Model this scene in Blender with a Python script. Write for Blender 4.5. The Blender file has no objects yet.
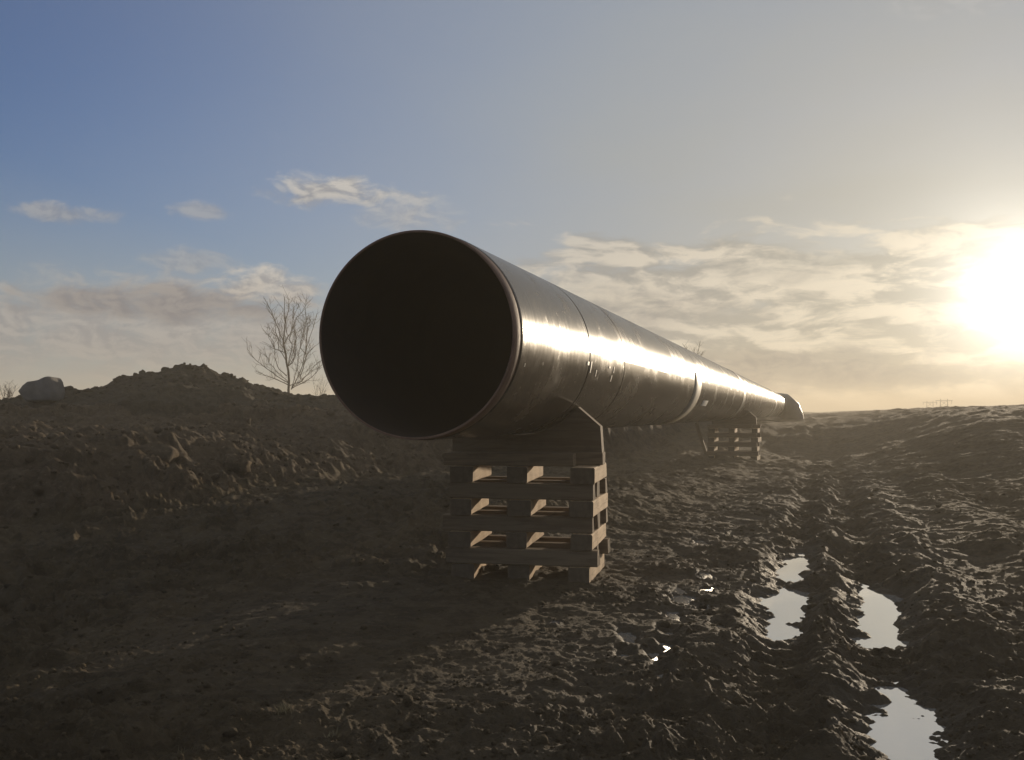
import bpy, math, random
import numpy as np
from mathutils import Vector, Matrix, Quaternion
random.seed(7)
rng = np.random.default_rng(11)
scene = bpy.context.scene
COL = scene.collection

# ------------------------------------------------------------------ camera
cam_d = bpy.data.cameras.new('camera')
cam = bpy.data.objects.new('camera', cam_d)
COL.objects.link(cam)
cam.location = (0, 0, 1.45)
cam.rotation_euler = (math.radians(90), 0, 0)
cam_d.sensor_width = 36.0
cam_d.lens = 36.0 * 1050 / 1024
cam_d.shift_y = 32 / 1024
cam_d.clip_start = 0.05
cam_d.clip_end = 8000
scene.camera = cam
scene.view_settings.view_transform = 'Standard'
scene.view_settings.look = 'None'
scene.view_settings.exposure = 0.15
scene.view_settings.gamma = 1.0

# ------------------------------------------------------------------ sky + sun
SUN_AZ, SUN_EL = math.radians(26.0), math.radians(5.6)
SUN = Vector((math.sin(SUN_AZ) * math.cos(SUN_EL), math.cos(SUN_AZ) * math.cos(SUN_EL), math.sin(SUN_EL)))


class NT:
    """tiny helper for node trees"""
    def __init__(s, tree):
        s.t = tree
        s.n, s.l = tree.nodes, tree.links

    def put(s, sock, v):
        if hasattr(v, 'is_output'):
            s.l.new(v, sock)
        elif v is not None:
            if sock.type == 'RGBA' and len(v) == 3:
                v = tuple(v) + (1,)
            sock.default_value = v

    def node(s, typ, ins=None, **props):
        n = s.n.new(typ)
        for k, v in props.items():
            setattr(n, k, v)
        for k, v in (ins or {}).items():
            s.put(n.inputs[k], v)
        return n

    def m(s, op, a, b=None, c=None, clamp=False):
        n = s.n.new('ShaderNodeMath')
        n.operation = op
        n.use_clamp = clamp
        for i, v in enumerate((a, b, c)):
            if v is not None:
                s.put(n.inputs[i], v)
        return n.outputs[0]

    def vm(s, op, a, b=None, out=0):
        n = s.n.new('ShaderNodeVectorMath')
        n.operation = op
        s.put(n.inputs[0], a)
        if b is not None:
            s.put(n.inputs[1], b)
        return n.outputs[out]

    def step(s, x, a, b, lo=0.0, hi=1.0):
        n = s.n.new('ShaderNodeMapRange')
        n.interpolation_type = 'SMOOTHSTEP'
        s.put(n.inputs[0], x)
        for i, v in enumerate((a, b, lo, hi)):
            s.put(n.inputs[i + 1], v)
        return n.outputs[0]

    def mix(s, f, a, b, mode='MIX'):
        n = s.n.new('ShaderNodeMix')
        n.data_type = 'RGBA'
        n.blend_type = mode
        n.clamp_result = False
        s.put(n.inputs[0], f)
        s.put(n.inputs[6], a)
        s.put(n.inputs[7], b)
        return n.outputs[2]

    def noise(s, vec, scale, detail=6, rough=0.55, dist=0.0):
        n = s.node('ShaderNodeTexNoise', {'Vector': vec, 'Scale': scale, 'Detail': detail, 'Roughness': rough, 'Distortion': dist})
        return n.outputs[0]

    def comb(s, x, y, z=0.0):
        n = s.n.new('ShaderNodeCombineXYZ')
        for i, v in enumerate((x, y, z)):
            s.put(n.inputs[i], v)
        return n.outputs[0]

    def sep(s, v):
        n = s.n.new('ShaderNodeSeparateXYZ')
        s.put(n.inputs[0], v)
        return n.outputs

    def scale(s, col, f):
        n = s.n.new('ShaderNodeVectorMath')
        n.operation = 'SCALE'
        s.put(n.inputs[0], col)
        s.put(n.inputs['Scale'], f)
        return n.outputs[0]


def build_world():
    w = bpy.data.worlds.new('World')
    scene.world = w
    w.use_nodes = True
    t = w.node_tree
    t.nodes.clear()
    N = NT(t)
    sky = N.n.new('ShaderNodeTexSky')
    sky.sky_type = 'NISHITA'
    sky.sun_disc = False
    sky.sun_elevation = SUN_EL
    sky.sun_rotation = SUN_AZ
    sky.air_density = 1.0
    sky.dust_density = 0.6
    sky.ozone_density = 2.0
    D = N.vm('NORMALIZE', N.node('ShaderNodeTexCoord').outputs['Generated'])
    x, y, z = N.sep(D)
    el = N.m('MULTIPLY', N.m('ARCSINE', z), 57.2958)
    az = N.m('MULTIPLY', N.m('ARCTAN2', x, y), 57.2958)
    c = N.vm('DOT_PRODUCT', D, tuple(SUN), out=1)
    th = N.m('SQRT', N.m('MAXIMUM', N.m('MULTIPLY', N.m('SUBTRACT', 1.0, c), 2.0), 0.0))  # ~angle in radians

    def ex(k):
        return N.m('EXPONENT', N.m('MULTIPLY', th, -1.0 / k))
    K = 10.0      # radiance values below are written for strength 1 and scaled by the 0.1 background
    base = N.vm('MULTIPLY', sky.outputs[0], (SKYMUL[0], SKYMUL[1], SKYMUL[2]))
    # thin cloud sheet carried on overhead, brightened above the view as added fill light
    base = N.mix(N.step(el, 14.0, 50.0, 0.0, 0.85), base, (0.275 * K, 0.285 * K, 0.295 * K))
    # thin high veil: stronger toward the sun
    wisp = N.noise(N.vm('MULTIPLY', N.comb(az, el), (0.03, 0.09, 1)), 1.0, 4, 0.5, 0.3)
    veil = N.m('MULTIPLY', N.step(th, 0.92, 0.30), N.m('ADD', 0.45, N.m('MULTIPLY', wisp, 0.85)), clamp=True)
    veil = N.m('MAXIMUM', veil, N.m('MULTIPLY', N.step(el, 14.0, 0.0), 0.75))
    veilcol = N.mix(N.step(th, 0.55, 0.05), (0.270 * K, 0.305 * K, 0.340 * K), (0.37 * K, 0.355 * K, 0.31 * K))
    col = N.mix(veil, base, veilcol)
    # ---------------- clouds: layered decks in the low sky
    P = N.comb(N.m('MULTIPLY', az, 0.15), N.m('MULTIPLY', el, 0.50))
    warp = N.node('ShaderNodeTexNoise', {'Vector': P, 'Scale': 0.9, 'Detail': 3.0})
    Pw = N.vm('ADD', P, N.scale(N.vm('SUBTRACT', warp.outputs[1], (0.5, 0.5, 0.5)), 0.9))
    n1 = N.noise(Pw, 1.25, 9, 0.58)
    n1b = N.noise(N.vm('ADD', Pw, (-0.10, -0.22, 0)), 1.25, 9, 0.58)
    band = N.step(el, 12.5, 6.0)
    right = N.step(az, -6.0, 6.0)
    cov = N.m('MULTIPLY', band, N.m('ADD', 0.15, N.m('MULTIPLY', right, 0.95)))
    mask = N.step(n1, N.m('SUBTRACT', 0.66, N.m('MULTIPLY', cov, 0.42)), N.m('SUBTRACT', 0.80, N.m('MULTIPLY', cov, 0.36)))
    mask = N.m('MULTIPLY', mask, N.step(el, 13.5, 8.0))
    lit = N.step(N.m('SUBTRACT', n1, n1b), -0.09, 0.10)
    sunward = N.m('ADD', 0.16, N.m('MULTIPLY', ex(0.28), 1.0))
    dark = N.mix(N.step(th, 0.7, 0.1), (0.215 * K, 0.21 * K, 0.215 * K), (0.27 * K, 0.245 * K, 0.20 * K))
    bright = N.mix(N.step(th, 0.75, 0.05), (0.45 * K, 0.42 * K, 0.37 * K), (0.78 * K, 0.66 * K, 0.49 * K))
    ccol = N.mix(lit, dark, bright)
    col = N.mix(N.m('MULTIPLY', mask, 0.64), col, ccol)

    # ---------------- single banks and puffs of cloud, each an ellipse broken up by noise
    P2 = N.comb(N.m('MULTIPLY', az, 0.30), N.m('MULTIPLY', el, 0.62))
    pn = N.noise(P2, 1.6, 8, 0.6, 0.4)
    pn2 = N.noise(N.vm('ADD', P2, (-0.07, -0.12, 0)), 1.6, 8, 0.6, 0.4)
    plit = N.step(N.m('SUBTRACT', pn, pn2), -0.12, 0.10)
    for (a0, e0, ra, re, lo, hi, dens, cd, cb) in PUFFS:
        dx = N.m('DIVIDE', N.m('SUBTRACT', az, a0), ra)
        dy = N.m('DIVIDE', N.m('SUBTRACT', el, e0), re)
        r2 = N.m('ADD', N.m('MULTIPLY', dx, dx), N.m('MULTIPLY', dy, dy))
        f = N.m('SUBTRACT', N.m('ADD', 1.0, N.m('MULTIPLY', N.m('SUBTRACT', pn, 0.5), 3.2)), r2)
        mk = N.m('MULTIPLY', N.step(f, lo, hi), dens)
        top = N.m('ADD', N.m('MULTIPLY', dy, 0.28), N.m('MULTIPLY', plit, 0.75), clamp=True)
        pc = N.mix(top, tuple(v * K for v in cd), tuple(v * K for v in cb))
        col = N.mix(mk, col, pc)
    # ---------------- aureole of the sun seen through thin cloud
    glow = N.vm('ADD', N.scale((3.2, 3.0, 2.6), N.m('MULTIPLY', ex(0.027), K)),
                N.scale((0.40, 0.365, 0.285), N.m('MULTIPLY', ex(0.105), K)))
    glow = N.vm('ADD', glow, N.scale((0.05, 0.045, 0.034), N.m('MULTIPLY', ex(0.35), K)))
    col = N.vm('ADD', col, glow)
    bg = N.n.new('ShaderNodeBackground')
    N.put(bg.inputs[0], col)
    bg.inputs[1].default_value = 0.1
    out = N.n.new('ShaderNodeOutputWorld')
    N.l.new(bg.outputs[0], out.inputs[0])
    w.cycles.sampling_method = 'MANUAL'
    w.cycles.sample_map_resolution = 1024


SKYMUL = (0.56, 0.69, 1.08)
GREY, WARM, LILAC = (0.215, 0.205, 0.21), (0.46, 0.415, 0.355), (0.27, 0.275, 0.30)
# azimuth, elevation, half width, half height (degrees), edge lo/hi, density, dark colour, bright colour
PUFFS = [
    (-19.0, 4.4, 12.0, 2.7, -0.4, 1.0, 0.76, (0.235, 0.225, 0.235), (0.40, 0.37, 0.34)),
    (-18.5, 5.6, 7.5, 1.0, -0.3, 1.0, 0.80, (0.15, 0.15, 0.17), (0.25, 0.23, 0.225)),
    (-13.3, 6.7, 3.0, 1.1, -0.1, 1.0, 0.75, (0.27, 0.255, 0.255), (0.56, 0.51, 0.44)),
    (-9.9, 11.7, 3.6, 1.0, -0.1, 1.1, 0.85, (0.27, 0.265, 0.27), (0.56, 0.52, 0.46)),
    (-5.8, 10.7, 3.4, 1.3, 0.0, 1.4, 0.60, (0.29, 0.285, 0.29), (0.50, 0.47, 0.42)),
    (-23.4, 9.9, 3.2, 0.6, 0.0, 1.1, 0.65, (0.22, 0.23, 0.26), (0.38, 0.37, 0.36)),
    (-16.6, 10.4, 1.7, 0.6, 0.0, 1.1, 0.60, (0.24, 0.25, 0.28), (0.40, 0.39, 0.38)),
    (-17.0, 7.8, 2.8, 0.9, 0.0, 1.2, 0.50, (0.24, 0.245, 0.26), (0.40, 0.385, 0.37)),
    (6.0, 5.6, 6.0, 1.5, -0.3, 1.2, 0.60, (0.235, 0.225, 0.22), (0.50, 0.45, 0.37)),
    (14.5, 7.6, 4.5, 0.9, -0.2, 1.3, 0.60, (0.27, 0.26, 0.24), (0.56, 0.51, 0.42)),
    (14.0, 2.2, 10.0, 1.3, -0.4, 1.0, 0.92, (0.17, 0.165, 0.17), (0.33, 0.30, 0.25)),
    (24.0, 20.0, 5.0, 1.1, 0.0, 1.5, 0.35, (0.33, 0.33, 0.33), (0.48, 0.47, 0.45)),
]
build_world()

sun_d = bpy.data.lights.new('sun', 'SUN')
sun_d.energy = 3.9
sun_d.angle = math.radians(0.5)
sun_d.color = (1.0, 0.82, 0.60)
sun = bpy.data.objects.new('sun', sun_d)
COL.objects.link(sun)
sun.rotation_euler = SUN.to_track_quat('Z', 'Y').to_euler()
sun.location = SUN * 60


# ------------------------------------------------------------------ helpers
def link(o, parent=None):
    COL.objects.link(o)
    if parent is not None:
        o.parent = parent
    return o


def tag(o, label=None, cat=None, group=None, kind=None):
    if label: o['label'] = label
    if cat: o['category'] = cat
    if group: o['group'] = group
    if kind: o['kind'] = kind
    return o


def mesh_np(name, verts, faces, smooth=True):
    """verts (n,3), faces (m,k) numpy arrays of one face size"""
    me = bpy.data.meshes.new(name)
    verts = np.asarray(verts, dtype=np.float32)
    faces = np.asarray(faces, dtype=np.int32)
    m, k = faces.shape
    me.vertices.add(len(verts))
    me.vertices.foreach_set('co', verts.ravel())
    me.loops.add(m * k)
    me.loops.foreach_set('vertex_index', faces.ravel())
    me.polygons.add(m)
    me.polygons.foreach_set('loop_start', np.arange(0, m * k, k, dtype=np.int32))
    me.polygons.foreach_set('use_smooth', np.full(m, smooth))
    me.update(calc_edges=True)
    return me


def mesh_py(name, verts, faces, smooth=False):
    me = bpy.data.meshes.new(name)
    me.from_pydata([tuple(v) for v in verts], [], faces)
    if smooth:
        me.polygons.foreach_set('use_smooth', [True] * len(me.polygons))
    me.update()
    return me


def obj(name, me, mat, parent=None):
    o = bpy.data.objects.new(name, me)
    if mat:
        me.materials.append(mat) if not me.materials else None
    return link(o, parent)


def empty(name, loc, rz=0.0):
    o = bpy.data.objects.new(name, None)
    o.location = loc
    o.rotation_euler = (0, 0, rz)
    o.empty_display_size = 0.2
    return link(o)


# ---- numpy noise
def _hash(ix, iy, seed):
    h = (ix.astype(np.int64) * 374761393 + iy.astype(np.int64) * 668265263 + seed * 974634777) & 0xFFFFFFFF
    h = ((h ^ (h >> 13)) * 1274126177) & 0xFFFFFFFF
    h = ((h ^ (h >> 16)) * 2246822519) & 0xFFFFFFFF
    return (h ^ (h >> 15)) & 0xFFFFFFFF


def perlin(x, y, seed=0):
    ix, iy = np.floor(x), np.floor(y)
    fx, fy = x - ix, y - iy
    u, v = fx * fx * fx * (fx * (fx * 6 - 15) + 10), fy * fy * fy * (fy * (fy * 6 - 15) + 10)

    def g(dx, dy):
        a = _hash(ix + dx, iy + dy, seed) * (2 * math.pi / 4294967296.0)
        return np.cos(a) * (fx - dx) + np.sin(a) * (fy - dy)
    a, b, c, d = g(0, 0), g(1, 0), g(0, 1), g(1, 1)
    return ((a + (b - a) * u) + ((c + (d - c) * u) - (a + (b - a) * u)) * v) * 1.5


def fbm(x, y, wl, octaves, seed=0, gain=0.5, R=None, px=0.0014):
    out = np.zeros_like(x)
    a = 1.0
    for o in range(octaves):
        w = wl / 2 ** o
        if R is not None:
            k = R < w / (2.0 * px)
            if not k.any():
                break
            fade = np.clip((w / (2.0 * px) - R[k]) / (0.35 * w / (2.0 * px)), 0, 1)
            out[k] += a * fade * perlin(x[k] / w + 17.3 * o, y[k] / w - 9.1 * o, seed + o)
        else:
            out += a * perlin(x / w + 17.3 * o, y / w - 9.1 * o, seed + o)
        a *= gain
    return out


def lumps(x, y, cell, seed, dens=0.8, power=0.5):
    """heights (0..1) of rounded clods strewn over cells"""
    gx, gy = x / cell, y / cell
    ix, iy = np.floor(gx), np.floor(gy)
    best = np.zeros_like(x)
    for dx in (-1, 0, 1):
        for dy in (-1, 0, 1):
            cx, cy = ix + dx, iy + dy
            h = _hash(cx, cy, seed)
            r1 = (h & 0xFFFF) / 65535.0
            r2 = ((h >> 16) & 0xFFFF) / 65535.0
            h2 = _hash(cx, cy, seed + 101)
            r3 = (h2 & 0xFFFF) / 65535.0
            r4 = ((h2 >> 16) & 0xFFFF) / 65535.0
            rad = np.where(r4 < dens, 0.25 + 0.55 * r3, 0.01)
            px_, py_ = gx - cx - r1, gy - cy - r2
            ang = r4 * 37.0
            ca, sa = np.cos(ang), np.sin(ang)
            qx, qy = px_ * ca + py_ * sa, (-px_ * sa + py_ * ca) * (1.0 + r1 * 0.8)
            d2 = (qx * qx + qy * qy) / (rad * rad)
            best = np.maximum(best, np.power(np.maximum(1 - d2, 0), power) * rad)
    return best


def sstep(x, a, b):
    t = np.clip((x - a) / (b - a), 0, 1)
    return t * t * (3 - 2 * t)


def poly_sdf(x, y, poly):
    """signed distance, negative inside"""
    p = np.array(poly, dtype=float)
    d = np.full(x.shape, 1e9)
    inside = np.zeros(x.shape, bool)
    n = len(p)
    for i in range(n):
        a, b = p[i], p[(i + 1) % n]
        ex, ey = b - a
        wx, wy = x - a[0], y - a[1]
        t = np.clip((wx * ex + wy * ey) / (ex * ex + ey * ey), 0, 1)
        d = np.minimum(d, (wx - ex * t) ** 2 + (wy - ey * t) ** 2)
        c = ((a[1] > y) != (b[1] > y)) & (x < (b[0] - a[0]) * (y - a[1]) / (b[1] - a[1] + 1e-12) + a[0])
        inside ^= c
    d = np.sqrt(d)
    return np.where(inside, -d, d)


# ------------------------------------------------------------------ terrain shape
AX = 0.2924                      # the pipe and the wheel ruts run along (AX, 1)
BANK = [(-60, 12.0), (-9.5, 11.2), (-6.6, 11.4), (-5.4, 12.0), (-4.5, 12.9), (-3.95, 14.6), (-3.35, 16.9),
        (-2.8, 19.0), (-2.0, 21.4), (-0.6, 24), (3.6, 31), (6.8, 42), (10, 58), (10, 75), (-60, 75)]
PUD = {
    'rut_left': (-0.055, [(3.21, 11.4), (3.03, 10.64), (2.67, 9.73), (2.44, 9.07), (2.30, 8.18), (2.08, 7.49), (1.79, 6.85), (1.63, 6.55), (1.72, 7.25), (1.90, 8.18), (2.05, 8.67), (2.28, 9.1), (2.44, 9.67), (2.8, 10.64)]),
    'rut_mid': (-0.055, [(2.78, 8.58), (3.04, 9.1), (3.16, 8.49), (2.88, 7.86), (2.60, 6.85), (2.44, 6.45), (2.20, 6.6), (2.46, 7.49)]),
    'rut_near': (-0.055, [(1.90, 5.58), (2.14, 5.85), (2.09, 5.32), (2.05, 4.99), (1.80, 4.36), (1.58, 4.36), (1.60, 4.87), (1.76, 5.27)]),
}
SMALL = [(1.02, 6.9, .05, .14), (0.74, 6.75, .05, .2), (1.15, 7.5, .06, .2), (0.90, 5.45, .04, .10), (1.62, 8.6, .06, .18), (2.1, 11.6, .07, .3), (1.33, 8.15, .10, .38), (1.45, 7.80, .06, .10), (1.40, 7.05, .05, .13), (0.96, 6.46, .05, .17), (0.84, 6.18, .05, .16),
         (0.81, 5.74, .045, .12), (0.67, 6.24, .04, .12), (1.72, 9.3, .06, .2), (0.30, 7.2, .03, .08), (4.4, 14.6, .07, .4)]
# skyline of the spoil heap: x, height
HEAP_X = np.array([-16.5, -13.6, -12.3, -11.4, -10.5, -9.9, -9.3, -8.5, -8.0, -7.5, -6.9, -6.2, -5.4, -4.4])
HEAP_Z = np.array([1.55, 1.65, 1.90, 2.16, 2.32, 2.46, 2.58, 2.54, 2.40, 2.20, 2.02, 1.86, 1.70, 1.50])


def terrain(X, Y):
    R = np.hypot(X, Y)
    v = X - AX * Y
    # ground climbs gently to a crest in the distance
    z = -0.10 * sstep(Y, 19, 29) + 1.05 * sstep(Y, 33, 48) + 0.30 * sstep(Y, 52, 95) - 0.55 * sstep(Y, 150, 700)
    hill = sstep(v, -0.2, 5.5)
    z = z * (1 - hill) + hill * np.maximum(z, (1.47 + 0.10 * sstep(v, 3, 9)) * sstep(Y, 12, 36))
    warpx = X + 0.14 * fbm(X, Y, 1.3, 3, 3) + 0.05 * perlin(X / .17, Y / .17, 8)
    warpy = Y + 0.14 * fbm(X, Y, 1.3, 3, 23) + 0.05 * perlin(X / .17, Y / .17, 9)
    vw = warpx - AX * warpy + 0.06 * perlin(X / 2.2, Y / 2.2, 31)
    near = 0.35 + 0.65 * sstep(Y, 30, 12)
    near = near * sstep(Y, 75, 40)

    def g(c, w, pw=2):
        return np.exp(-np.abs((vw - c) / w) ** pw)
    # ruts, the ridges between them, the churned bank on the right
    z += near * (-0.085 * g(-0.24, 0.20, 3) - 0.09 * g(0.40, 0.23, 3) + 0.035 * g(0.08, 0.16) + 0.025 * g(-0.68, 0.3)
                 + 0.08 * sstep(vw, 0.52, 1.1) - 0.06 * g(1.35, 0.30, 3) + 0.06 * sstep(vw, 1.6, 2.2) - 0.07 * g(2.5, 0.3, 3)
                 + 0.12 * sstep(vw, 2.8, 4.2) - 0.09 * g(5.2, 0.5, 3))
    # cleat prints of the crawler across the ruts
    along = (warpy + 0.28 * warpx) * 1.04 + 0.05 * perlin(X / .6, Y / .6, 611)
    cleat = np.abs(np.mod(along / 0.17, 1.0) - 0.5) * 2
    z += 0.030 * (sstep(cleat, 0.25, 0.75) - 0.5) * np.maximum(g(-0.24, 0.26, 4), g(0.42, 0.30, 4)) * sstep(R, 26, 14) * sstep(perlin(X / 1.1, Y / 1.1, 615), -0.55, 0.25)
    z += 0.03 * fbm(X, Y, 3.0, 3, 40) * sstep(R, 1, 6) + 0.25 * fbm(X, Y, 22.0, 2, 47) * sstep(R, 16, 60)
    # ---- left foreground: a gentle fall away from the low sun
    sx, sy = math.sin(SUN_AZ), math.cos(SUN_AZ)
    q = -(X + 0.75) * sy + (Y - 9.2) * sx            # metres to the left of the line through the timber stack's left corner
    al = X * sx + Y * sy                              # metres toward the sun
    z += sstep(q, -0.5, 1.1) * sstep(v, -1.5, -2.6) * np.interp(al, [-30, 0, 3.2, 10.5, 13.0, 20], [-0.40, -0.40, -0.36, 0.28, 0.32, 0.1])
    # ---- left: spoil bank, terrace, heap, and the field beyond
    sd = poly_sdf(X, Y, BANK) + 0.55 * fbm(X, Y, 1.8, 4, 60, 0.55)
    bank = sstep(sd, 0.25, -2.0)
    top = 1.0 + 0.62 * sstep(Y, 17.5, 27) + 0.30 * sstep(Y, 28, 48) + 0.85 * sstep(Y, 48, 95) \
        - 0.14 * sstep(X, -7, -11) * sstep(Y, 19, 24) + 0.16 * fbm(X, Y, 4.5, 3, 66)
    top -= 0.28 * np.exp(-((Y - 21.5) / 2.2) ** 2)
    z = z * (1 - bank) + np.maximum(top, z) * bank
    hz = np.interp(X + 0.3 * fbm(X, Y, 2.0, 3, 71), HEAP_X, HEAP_Z)
    dY = Y - (29.0 + 0.8 * perlin(X / 3.0, Y * 0, 72)) + 0.45 * fbm(X, Y, 2.4, 3, 77)
    prof = np.where(dY < 0, np.exp(-np.abs(dY / 2.7) ** 1.7), np.exp(-np.abs(dY / 3.4) ** 2))
    edge = sstep(X, -19, -14.5) * sstep(X, -4.0, -5.2)
    heap = np.maximum(hz - 1.45, 0) * prof * edge
    # a lower spur thrown forward from the heap
    heap2 = 0.42 * np.exp(-((X + 7.9) / 1.5) ** 2 - ((Y - 25.2) / 1.2) ** 2)
    zz = np.maximum(z, 1.45 + heap) * (prof * edge > 0.04) + z * (prof * edge <= 0.04)
    z = np.maximum(z, zz) + heap2
    heapm = np.clip(np.maximum(prof * edge * 1.6, heap2 * 2.2), 0, 1)
    # ---- crumbs and clods
    calm = np.exp(-((X + 0.9) / 1.6) ** 2 - ((Y - 7.4) / 1.9) ** 2)          # trodden silt in front of the timber stack
    left = sstep(v, -2.6, -3.6) * (1 - bank)
    rough = (1 + 1.0 * left * sstep(calm, 0.5, 0.1)) * (1 - 0.66 * calm) * (1 + 0.8 * sstep(sd, 0.8, -0.2) * sstep(sd, -9, -2)) * (1 + 0.35 * g(0.1, 1.2))
    field = sstep(Y, 40, 50) * sstep(v, -8, -12)
    rough = rough * (1 - 0.9 * field) * (0.62 + 0.62 * sstep(fbm(X, Y, 1.7, 3, 411), -0.5, 0.5))
    fine = np.zeros_like(X)
    for cell, amp, seed, dens, maxr in ((0.95, 0.030, 1, .5, 60), (0.42, 0.034, 2, .7, 60), (0.20, 0.040, 3, .7, 40),
                                        (0.10, 0.036, 4, .8, 17), (0.052, 0.022, 5, .8, 9)):
        k = R < maxr
        fade = np.clip((maxr - R[k]) / (0.4 * maxr), 0, 1)
        fine[k] += fade * amp * lumps(warpx[k], warpy[k], cell, seed, dens)
    nz = fbm(X, Y, 0.6, 6, 80, 0.62, R)
    crisp = np.zeros_like(X)          # torn, sharp-edged crumbs: ridged noise, finest near by
    for wl, amp, seed, maxr in ((1.7, 0.085 * sstep(R, 18, 40), 299, 140), (0.9, 0.045 * sstep(R, 14, 30), 300, 110), (0.46, 0.026, 301, 60), (0.23, 0.024, 302, 40), (0.12, 0.020, 303, 24), (0.062, 0.0145, 304, 13), (0.033, 0.0085, 305, 8)):
        k = R < maxr
        fade = np.clip((maxr - R[k]) / (0.4 * maxr), 0, 1)
        u, w = warpx[k] + 0.4 * wl * perlin(X[k] / wl, Y[k] / wl, seed + 50), warpy[k] + 0.4 * wl * perlin(X[k] / wl + 7, Y[k] / wl, seed + 60)
        crisp[k] += fade * (amp if np.isscalar(amp) else amp[k]) * ((1 - 1.6 * np.abs(perlin(u / wl, w / wl, seed))) * (0.45 + 0.55 * sstep(perlin(X[k] / (5 * wl), Y[k] / (5 * wl), seed + 9), -.35, .35)) - 0.3)
    z = z + rough * (0.48 * fine + 0.026 * nz + crisp)
    big = sstep(sd, 1.0, -0.6) * sstep(Y, 36, 30)
    k = big > 0.01
    z[k] += big[k] * (0.07 * lumps(warpx[k], warpy[k], 0.9, 201, .5) + 0.065 * lumps(warpx[k], warpy[k], 0.45, 203, .55) + 0.06 * lumps(warpx[k], warpy[k], 0.24, 204, .6) + 0.13 * fbm(X[k], Y[k], 1.3, 6, 205, .62))
    z = np.where(R > 45, z + 0.07 * sstep(R, 45, 70) * (1 - field) * lumps(X, Y, 1.3, 207, .6), z)
    # ---- hollows that hold water
    wet = np.zeros_like(X)
    for lvl, poly in PUD.values():
        p = np.array(poly)
        k = (X > p[:, 0].min() - .5) & (X < p[:, 0].max() + .5) & (Y > p[:, 1].min() - .6) & (Y < p[:, 1].max() + .6)
        s = poly_sdf(X[k], Y[k], poly) - 0.035
        rag = 0.095 * fbm(X[k], Y[k], 0.30, 5, 91, 0.66)
        w_ = sstep(s, 0.16, 0.0)
        zb = lvl + 0.0 + np.clip(s + rag, -0.16, 0.16) * 0.28 + 0.38 * (z[k] - lvl)
        z[k] = z[k] * (1 - w_) + zb * w_
        wet[k] = np.maximum(wet[k], sstep(s, 0.35, 0.0))
    z += 0.060 * np.exp(-((X - 2.46) / 0.20) ** 2 - ((Y - 9.05 + 0.5 * (X - 2.4)) / 0.20) ** 2)      # a mud bar that parts the left puddle
    for (cx, cy, rx, ry) in SMALL:
        k = (np.abs(X - cx) < rx * 3) & (np.abs(Y - cy) < ry * 3)
        q = np.sqrt(((X[k] - cx) / rx) ** 2 + ((Y[k] - cy) / ry) ** 2)
        w_ = sstep(q, 2.2, 0.8)
        base = SMALL_Z(cx, cy)
        zb = base + (q - 1) * 0.03 + 0.15 * (z[k] - base - 0.02) + 0.035 * fbm(X[k], Y[k], .12, 4, 95)
        z[k] = z[k] * (1 - w_) + zb * w_
        wet[k] = np.maximum(wet[k], sstep(q, 3, 1))
    wet = np.maximum(wet, 0.55 * near * sstep(vw, -2.4, -1.0) * sstep(vw, 2.2, 0.9) * (1 - sstep(Y, 30, 60)))
    # ---- names for the faces
    kind = np.zeros(X.shape, np.int8)
    kind[bank > 0.06] = 1
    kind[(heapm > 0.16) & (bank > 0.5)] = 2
    kind[(field > 0.5)] = 3
    return z, wet, kind, sd


def SMALL_Z(cx, cy):
    return (0.0 if cy < 18 else 0.06) + (-0.005 if cx - AX * cy < -.5 else -0.04)


def ground_z(x, y):
    z, _, _, _ = terrain(np.array([float(x)]), np.array([float(y)]))
    return float(z[0])


# ------------------------------------------------------------------ materials
def new_mat(name):
    m = bpy.data.materials.new(name)
    m.use_nodes = True
    t = m.node_tree
    N = NT(t)
    b = next(n for n in t.nodes if n.type == 'BSDF_PRINCIPLED')
    return m, N, b


def bump(N, b, h, strength, dist):
    n = N.node('ShaderNodeBump', {'Height': h, 'Strength': strength, 'Distance': dist})
    N.l.new(n.outputs[0], b.inputs['Normal'])
    return n


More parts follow.
